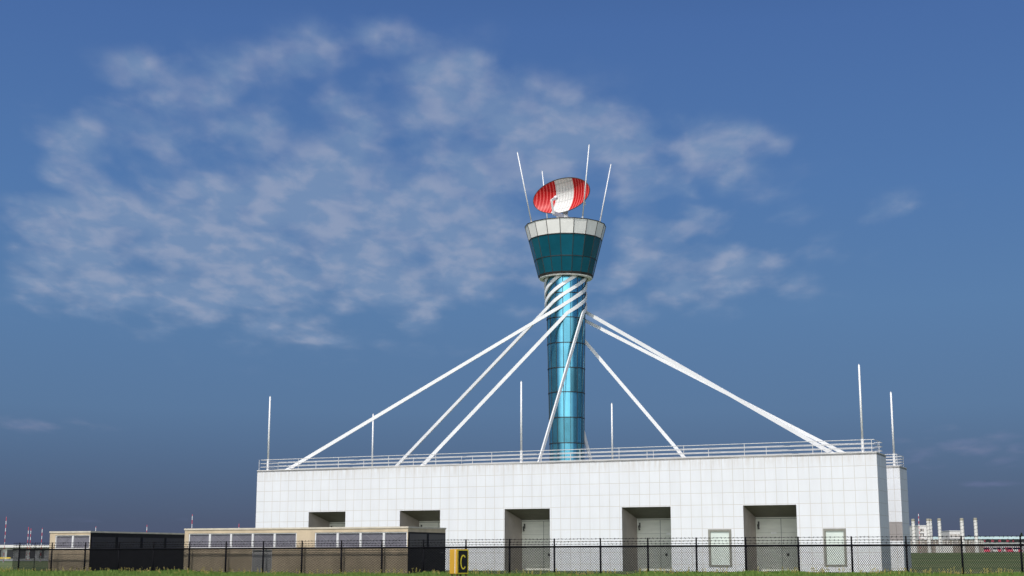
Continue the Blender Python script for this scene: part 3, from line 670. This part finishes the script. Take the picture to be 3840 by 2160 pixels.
# ------------------------------------------------------------------ far left building
def far_box(name, label, cat, px0, px1, pyt, Y, dep, mt, pyb=None, group=None):
    x0, x1 = ray(px0, 2060)[0]*Y, ray(px1, 2060)[0]*Y; z = min(ground_z(x0, Y), ground_z(x1, Y)); h = EYE+ray((px0+px1)/2, pyt)[1]*Y-z
    root = empty(name, (x0, Y, z)); tag(root, label, cat, group); W = x1-x0
    MB().box(0, W, 0, dep, -.8, h).build('wall', mt, root); return root, W, h
hg, W, h = far_box('hangar', 'long low white roofed hangar far off behind the left end of the fence', 'hangar', -160, 420, 2054, 400, 25, M['far_grey'])
MB().box(-1, W+1, -2, 26, h+.01, h+.75).build('roof', M['far_white'], hg)
for i in range(14):
    x = 2+i*3.0+rnd.uniform(-.3, .3); wv = MB().box(x, x+rnd.choice((1.2, 1.8)), -.06, -.01, .3, h-.6); wv.build('window', M['far_dark'], hg)
for i in range(7): MB().box(1+i*6.2, 1.5+i*6.2, -.12, -.01, -.3, h).build('column', M['far_white'], hg)
x = ray(12, 2080)[0]*390; bz = ground_z(x, 390); br = empty('yellow_barrier', (x, 390, bz)); tag(br, 'low yellow barrier at the foot of the leftmost striped pole', 'barrier')
MB().box(-1.2, 2.0, 0, .3, .25, .6).build('beam', M['yellow'], br)
for x_ in (-.9, 1.6): MB().box(x_, x_+.15, .05, .25, -.1, .248).build('leg', M['fixture'], br)

# ------------------------------------------------------------------ far right plant
def stack(px0, px1, pyt, Y, label):
    xc = ray((px0+px1)/2, 2000)[0]*Y; r = (px1-px0)/2/F*Y*.99; z0 = ground_z(xc, Y)-.3; H = EYE+ray(px0, pyt)[1]*Y-z0
    root = empty('chimney', (xc, Y, z0)); tag(root, label, 'chimney', 'white chimneys of the far plant')
    MB().lathe([(r*1.05, 0), (r, H-.9)], 20).build('flue', M['stack'], root, True)
    MB().lathe([(r*.99, H-.9), (r*1.0, H-.25), (r*.75, H), (r*.7, H-.3)], 20).build('cap', M['stack_top'], root)
    b = MB(); n = 110; z0_ = H-7.5; pts = []
    for i in range(n+1): a = i/n*2*math.pi*5.2+1; pts.append((math.sin(a)*(r*1.04), -math.cos(a)*(r*1.04), z0_+(H-1.0-z0_)*i/n))
    for p, q in zip(pts, pts[1:]): b.rod(p, q, .045, n=4, cap=False)
    b.build('strake', M['strake'], root)
stack(3420, 3433, 1946, 520, 'white chimney farthest left, just past the tiled rear wing')
stack(3476, 3489, 1945, 520, 'white chimney in front of the taller plant block, nearer of a pair')
stack(3486.5, 3497, 1946, 560, 'white chimney half hidden behind its neighbour beside the taller plant block')
stack(3518, 3531, 1944, 520, 'lone white chimney between the two plant blocks')
stack(3602, 3616, 1943, 520, 'white chimney at the right edge of the lower plant block')
stack(3653.5, 3667, 1942, 520, 'white chimney farthest right, in front of the pale cyan hangar roof')
def plant(name, label, px0, px1, pyt, Y, rows, cols):
    root, W, h = far_box(name, label, 'plant building', px0, px1, pyt, Y, 12, M['far_white'])
    MB().box(-.1, W+.1, -.15, 12.1, h+.01, h+.25).build('roof', M['rail'], root)
    for r_ in range(rows):
        for c_ in range(cols):
            x0 = .35+c_*(W*.62-.2)/cols if name == 'plant_tower' else .35+c_*(W-.5)/cols; z_ = h-1.1-r_*1.75
            wv = MB().box(x0, x0+rnd.uniform(.28, .5), -.07, -.01, z_-rnd.uniform(.7, 1.1), z_); wv.build('vent', M['far_brown'] if rnd.random() < .6 else M['far_dark'], root)
    for k in range(2): MB().box(.2, W*.6 if name == 'plant_tower' else W-.2, -.12, -.02, h-2.95-k*3.5, h-2.75-k*3.5).build('ledge', M['strake'], root)
plant('plant_tower', 'taller pale plant block with vents between the left chimneys', 3449, 3480, 1972, 535, 5, 3)
plant('plant_block', 'lower pale plant block with a grid of vents left of the fifth chimney', 3564, 3606, 1992, 540, 4, 5)
lo, W, h = far_box('plant_annex', 'low ribbed brown and white annex at the foot of the chimneys', 'plant building', 3398, 3690, 2024, 532, 2.0, M['far_brown'])
for i in range(46):
    if rnd.random() < .75: x = .3+i*W/46; MB().box(x, x+.22, -.08, -.01, h-2.2, h-.3).build('rib', M['far_white'] if rnd.random() < .6 else M['far_grey'], lo)
for a, b_ in ((0, .14), (.38, .46), (.46, .60)): MB().box(W*a+.02, W*b_-.02, -.22, -.1, 0 if a else -.3, h-2.3).build('panel', M['far_white'], lo)
MB().box(-.2, W+.2, -.3, 2.2, h+.01, h+.2).build('roof', M['rail'], lo)
hg, W, h = far_box('hangar', 'long pale cyan roofed hangar with red doors far off at the right edge', 'hangar', 3480, 3960, 2022, 580, 30, M['far_dark'])
MB().box(-1, W+1, -1.5, 31, h+.01, h+1.05).build('roof', M['cyan_roof'], hg)
for i in range(11):
    x = 23+i*2.9+rnd.uniform(-.3, .3)
    if x < W-2: MB().box(x, x+rnd.choice((.8, 1.1, .5)), -.1, -.01, h-1.1, h-.15).build('door', M['red'], hg)
MB().box(21.5, W, -.25, -.12, h-2.1, h-1.25).build('fascia', M['far_white'], hg); MB().box(21.5, W, -.2, -.11, -.6, h-2.12).build('base_wall', M['far_grey'], hg)

# vans in front of the right hangar
def make_van():
    root = empty('parked_van', (0, 0, 0)); b = MB(); prof = [(-2.4,.35),(2.4,.35),(2.45,.95),(1.9,1.15),(1.35,1.95),(-2.35,2.0),(-2.45,1.9)]
    n = len(prof); vs = [(x, y, z) for y in (-.95, .95) for x, z in prof]; b.add(vs, [tuple(range(n)), tuple(range(2*n-1, n-1, -1))]+[(k, n+k, n+(k+1) % n, (k+1) % n) for k in range(n)])
    b.build('body', M['red'], root, bevel=.08)
    MB().add([(1.86,-.96,1.2),(1.36,-.96,1.85),(.6,-.96,1.85),(.6,-.96,1.2)], [(0,3,2,1)]).build('side_window', M['dark_pane'], root)
    MB().add([(1.90,-.85,1.19),(1.92,.85,1.19),(1.44,.85,1.88),(1.42,-.85,1.88)], [(0,1,2,3)]).build('windscreen', M['dark_pane'], root)
    for x in (-1.5, 1.5):
        for y in (-.98, .78): MB().rod((x, y, .35), (x, y+.2, .35), .35, n=14).build('wheel', M['tyre'], root)
    return root
def copy_tree(o, parent=None):
    c_ = o.copy(); COL.objects.link(c_)
    if parent is not None: c_.parent = parent
    for ch in list(o.children): copy_tree(ch, c_)
    return c_
van = make_van()
vp = [(3692, 'red', 'red van second in the far row, next to a white van at the chimney end'), (3670, 'white', 'white van at the chimney end of the far row'), (3708.5, 'red', 'red van third in the far row, beside another red van'), (3724, 'white', 'white van between the third and fourth red and white neighbours of the far row'),
      (3739, 'red', 'red van in the middle of the far row'), (3763, 'white', 'white van just right of the middle red van'), (3782, 'red', 'red van third from the right end of the far row'), (3800, 'white', 'white van second from the right end of the far row'), (3818, 'red', 'red van at the right end of the far row by the last fence post')]
for i, (px, cl_, lab) in enumerate(vp):
    o = van if i == 0 else copy_tree(van)
    yy = 552+(i % 3)*1.5; x = ray(px, 2060)[0]*yy; o.location = (x, yy, ground_z(x, yy)); o.rotation_euler = (0, 0, math.radians(-86 if i % 2 else -94)); o.scale = (1, 1, 1)
    tag(o, lab, 'van', 'vans parked in front of the far hangar')
    if cl_ == 'white':
        for ch in o.children:
            if ch.name.startswith('body'): ch.data = ch.data.copy(); ch.data.materials[0] = M['far_white']
# small far trees
for px, pyt, Y, lab in ((3437, 2003, 600, 'small dark tree between the leftmost chimney and the plant'), (3834, 1998, 640, 'small dark tree above the cyan hangar roof at the right edge'), (3636, 2007, 640, 'tiny dark tree peeking over the cyan roof between two chimneys')):
    x = ray(px, 2060)[0]*Y; z = ground_z(x, Y); H = EYE+ray(px, pyt)[1]*Y-z
    root = empty('tree', (x, Y, z)); tag(root, lab, 'tree', 'small trees behind the far plant')
    tr = MB().rod((0,0,-.2), (0,0,H*.7), .18, .07, n=7)
    for k in range(5): a = k*1.3; tr.rod((0,0,H*(.35+.07*k)), (math.cos(a)*1.0, math.sin(a)*1.0, H*(.5+.08*k)), .07, .03, n=5)
    tr.build('trunk', M['bark'], root)
    cr = MB()
    for k in range(700):
        zz = rnd.uniform(.35, 1); R_ = 1.5*(1.1-zz)**.6*(.6+.4*math.sin(zz*23)); a = rnd.uniform(0, 6.28); rr = R_*math.sqrt(rnd.random()); blade(cr, math.cos(a)*rr, math.sin(a)*rr, H*zz-.2, .35, .12, 1)
    cr.build('crown', M['leaf'], root)
# dark wood on the far left horizon
wo = MB()
for i in range(5000):
    x = rnd.uniform(-560, -150); y = 1000+rnd.uniform(0, 30); z = ground_z(x, y); H = 5.2+.8*math.sin(x*.05)+.6*math.sin(x*.17)
    blade(wo, x, y, z-1+rnd.uniform(0, H), 2.2, .9, .9)
tag(wo.build('far_wood', M['leaf']), kind='stuff')

# ------------------------------------------------------------------ light
az = math.radians(6); el = math.radians(54)
hd = (-NN)*math.cos(az)+(-U)*math.sin(az); sun_dir = Vector((hd.x*math.cos(el), hd.y*math.cos(el), math.sin(el)))
sl = bpy.data.lights.new('sun', 'SUN'); sl.energy = 3.45; sl.angle = math.radians(.5); sl.color = (1, .965, .92)
so = bpy.data.objects.new('sun', sl); COL.objects.link(so); so.rotation_euler = sun_dir.to_track_quat('Z', 'Y').to_euler(); so.location = (0, 0, 200)

wd_ = bpy.data.worlds.new('World'); S.world = wd_; wd_.use_nodes = True; N = wd_.node_tree.nodes; L = wd_.node_tree.links
bg = N['Background']; bg.inputs['Strength'].default_value = .1
tc = N.new('ShaderNodeTexCoord'); sp = N.new('ShaderNodeSeparateXYZ'); L.new(tc.outputs['Generated'], sp.inputs[0])
mn = lambda op, a, b=None, c=None: math_n(N, L, op, a, b, c)
dx_, dy_, dz_ = sp.outputs
sky = N.new('ShaderNodeTexSky'); sky.sky_type = 'NISHITA'; sky.sun_disc = False; sky.sun_elevation = el; sky.sun_rotation = math.atan2(sun_dir.x, sun_dir.y); sky.air_density = 1.0; sky.dust_density = .3
def mixc(f, a, b, mode='MIX'):
    x = N.new('ShaderNodeMix'); x.data_type = 'RGBA'; x.blend_type = mode
    for i, q in ((0, f), (6, a), (7, b)):
        if isinstance(q, (int, float)): x.inputs[i].default_value = q
        elif isinstance(q, tuple): x.inputs[i].default_value = (*q, 1)
        else: L.new(q, x.inputs[i])
    return x.outputs[2]
def smooth(v, a, b, lo=0., hi=1.):
    r = N.new('ShaderNodeMapRange'); r.interpolation_type = 'SMOOTHSTEP'; L.new(v, r.inputs[0]); r.inputs[1].default_value = a; r.inputs[2].default_value = b; r.inputs[3].default_value = lo; r.inputs[4].default_value = hi; return r.outputs[0]
# storm-dark lower sky rising into blue, by elevation (values are radiance x10, strength .1)
rp = N.new('ShaderNodeValToRGB'); L.new(mn('MULTIPLY', mn('MAXIMUM', dz_, 0.0), 2.0), rp.inputs[0])
def srgb(c): return tuple((v/255/12.92 if v <= 10 else ((v/255+.055)/1.055)**2.4) for v in c)
E = rp.color_ramp.elements
stops = [(0.0, (50, 64, 103)), (.045, (54, 72, 108)), (.12, (67, 93, 131)), (.20, (80, 112, 152)), (.34, (84, 121, 166)), (.50, (78, 117, 170)), (.72, (70, 106, 164)), (1.0, (44, 74, 128))]
E[0].position = 0; E[0].color = (*srgb(stops[0][1]), 1); E[1].position = 1; E[1].color = (*srgb(stops[-1][1]), 1)
for p, c_ in stops[1:-1]: e = E.new(p); e.color = (*srgb(c_), 1)
sc10 = N.new('ShaderNodeVectorMath'); sc10.operation = 'SCALE'; L.new(rp.outputs[0], sc10.inputs[0]); sc10.inputs['Scale'].default_value = 10
base = mixc(.06, sc10.outputs[0], sky.outputs[0])
# clouds on a flat layer overhead
den = mn('ADD', mn('MAXIMUM', dz_, 0.0), .16)
cb = N.new('ShaderNodeCombineXYZ'); L.new(mn('DIVIDE', dx_, den), cb.inputs[0]); L.new(mn('DIVIDE', dy_, den), cb.inputs[1])
def noise(scale, detail, rough, off, stretch=(1, 1, 1), dist=0):
    mp = N.new('ShaderNodeMapping'); mp.inputs['Location'].default_value = off; mp.inputs['Scale'].default_value = stretch; L.new(cb.outputs[0], mp.inputs[0])
    n = N.new('ShaderNodeTexNoise'); n.inputs['Scale'].default_value = scale; n.inputs['Detail'].default_value = detail; n.inputs['Roughness'].default_value = rough; n.inputs['Distortion'].default_value = dist; L.new(mp.outputs[0], n.inputs['Vector']); return n.outputs[0]
n1 = noise(4.6, 4, .5, (3.1, 1.7, 0), (1, .6, 1), .3); n2 = noise(11.5, 6, .5, (1.1, 7.7, 2), (1, .62, 1), .35); n4 = noise(17, 4, .5, (5.1, 2.7, 4), (1, .62, 1), .2)
ff = mn('GREATER_THAN', dy_, .05); dys = mn('MAXIMUM', dy_, .05)
uv = N.new('ShaderNodeCombineXYZ'); L.new(mn('DIVIDE', dx_, dys), uv.inputs[0]); L.new(mn('DIVIDE', dz_, dys), uv.inputs[1])
blobs = [(1300,680,1900,950,.42),(2400,700,800,560,.26),(3050,800,700,420,.16),(100,420,420,300,.2),(1000,860,1250,520,.70),(550,950,750,330,.45),(1550,900,800,360,.40),(1750,420,1000,330,.36),(1350,90,650,260,.36),(560,190,560,230,.30),(2550,480,620,210,.40),(2750,1010,620,240,.42),(2250,1130,420,140,.35),(150,760,420,260,.35),(150,1040,380,200,.35),(3500,740,420,120,.22),(2900,500,300,140,.2),(1180,1262,170,30,.40),(100,1600,480,70,.32),(3650,1690,620,150,.34),(3750,1818,300,22,.34),(450,1950,520,20,.22),(1700,170,500,150,.3)]
mask = None
for px, py, rx, ry, wgt in blobs:
    mp = N.new('ShaderNodeMapping'); k = 5395.0; u0, v0 = (px-1920)/k, (YH-py)/k
    mp.inputs['Scale'].default_value = (k/rx, k/ry, 0); mp.inputs['Location'].default_value = (-u0*k/rx, -v0*k/ry, 0); L.new(uv.outputs[0], mp.inputs[0])
    gt = N.new('ShaderNodeTexGradient'); gt.gradient_type = 'SPHERICAL'; L.new(mp.outputs[0], gt.inputs[0])
    v = mn('MULTIPLY', smooth(gt.outputs[1], 0, 1), wgt); mask = v if mask is None else mn('ADD', mask, v)
mask = mn('MULTIPLY', mn('MINIMUM', mask, .8), ff)
mpv = N.new('ShaderNodeMapping'); mpv.inputs['Scale'].default_value = (1, .62, 1); L.new(cb.outputs[0], mpv.inputs[0])
nd = N.new('ShaderNodeTexNoise'); nd.inputs['Scale'].default_value = 9; nd.inputs['Detail'].default_value = 4; L.new(mpv.outputs[0], nd.inputs['Vector'])
nsc = N.new('ShaderNodeVectorMath'); nsc.operation = 'SCALE'; L.new(nd.outputs['Color'], nsc.inputs[0]); nsc.inputs['Scale'].default_value = .16
nad = N.new('ShaderNodeVectorMath'); nad.operation = 'ADD'; L.new(mpv.outputs[0], nad.inputs[0]); L.new(nsc.outputs[0], nad.inputs[1])
vo = N.new('ShaderNodeTexVoronoi'); vo.feature = 'SMOOTH_F1'; vo.inputs['Scale'].default_value = 9.5; vo.inputs['Smoothness'].default_value = .6; vo.voronoi_dimensions = '2D'; L.new(nad.outputs[0], vo.inputs['Vector'])
puff = mn('SUBTRACT', .95, vo.outputs['Distance'])
tex = mn('ADD', mn('ADD', mn('MULTIPLY', n1, .40), mn('MULTIPLY', n2, .30)), mn('MULTIPLY', puff, .30))
dens = smooth(mn('ADD', tex, mn('MULTIPLY', mask, .34)), .53, .82)
dens = mn('MULTIPLY', dens, smooth(mask, .0, .35))
ccol = mixc(smooth(n4, .38, .66), tuple(v*10 for v in srgb((126, 150, 184))), tuple(v*10 for v in srgb((158, 169, 193))))
dens = mn('MULTIPLY', dens, .68)
ccol = mixc(smooth(dz_, .03, .16), tuple(v*10 for v in srgb((100, 112, 148))), ccol)
vis = mixc(dens, base, ccol)
# fill glow added low in the unseen sky behind the camera, noise-broken
back = smooth(mn('ADD', mn('MULTIPLY', dy_, -1.0), mn('MULTIPLY', dx_, -.10)), .60, 1.0)
lowb = mn('MULTIPLY', back, smooth(dz_, -.05, .08)); n3 = noise(1.2, 5, .5, (0, 0, 5))
lowb = mn('MULTIPLY', lowb, smooth(n3, .25, .6, .55, 1.0))
final = mixc(lowb, vis, (29.5, 30.2, 31.5))
L.new(final, bg.inputs['Color'])
# ------------------------------------------------------------------ render settings
S.view_settings.view_transform = 'Standard'; S.view_settings.look = 'None'; S.view_settings.exposure = 0; S.view_settings.gamma = 1
S.render.engine = 'CYCLES'; S.cycles.max_bounces = 6
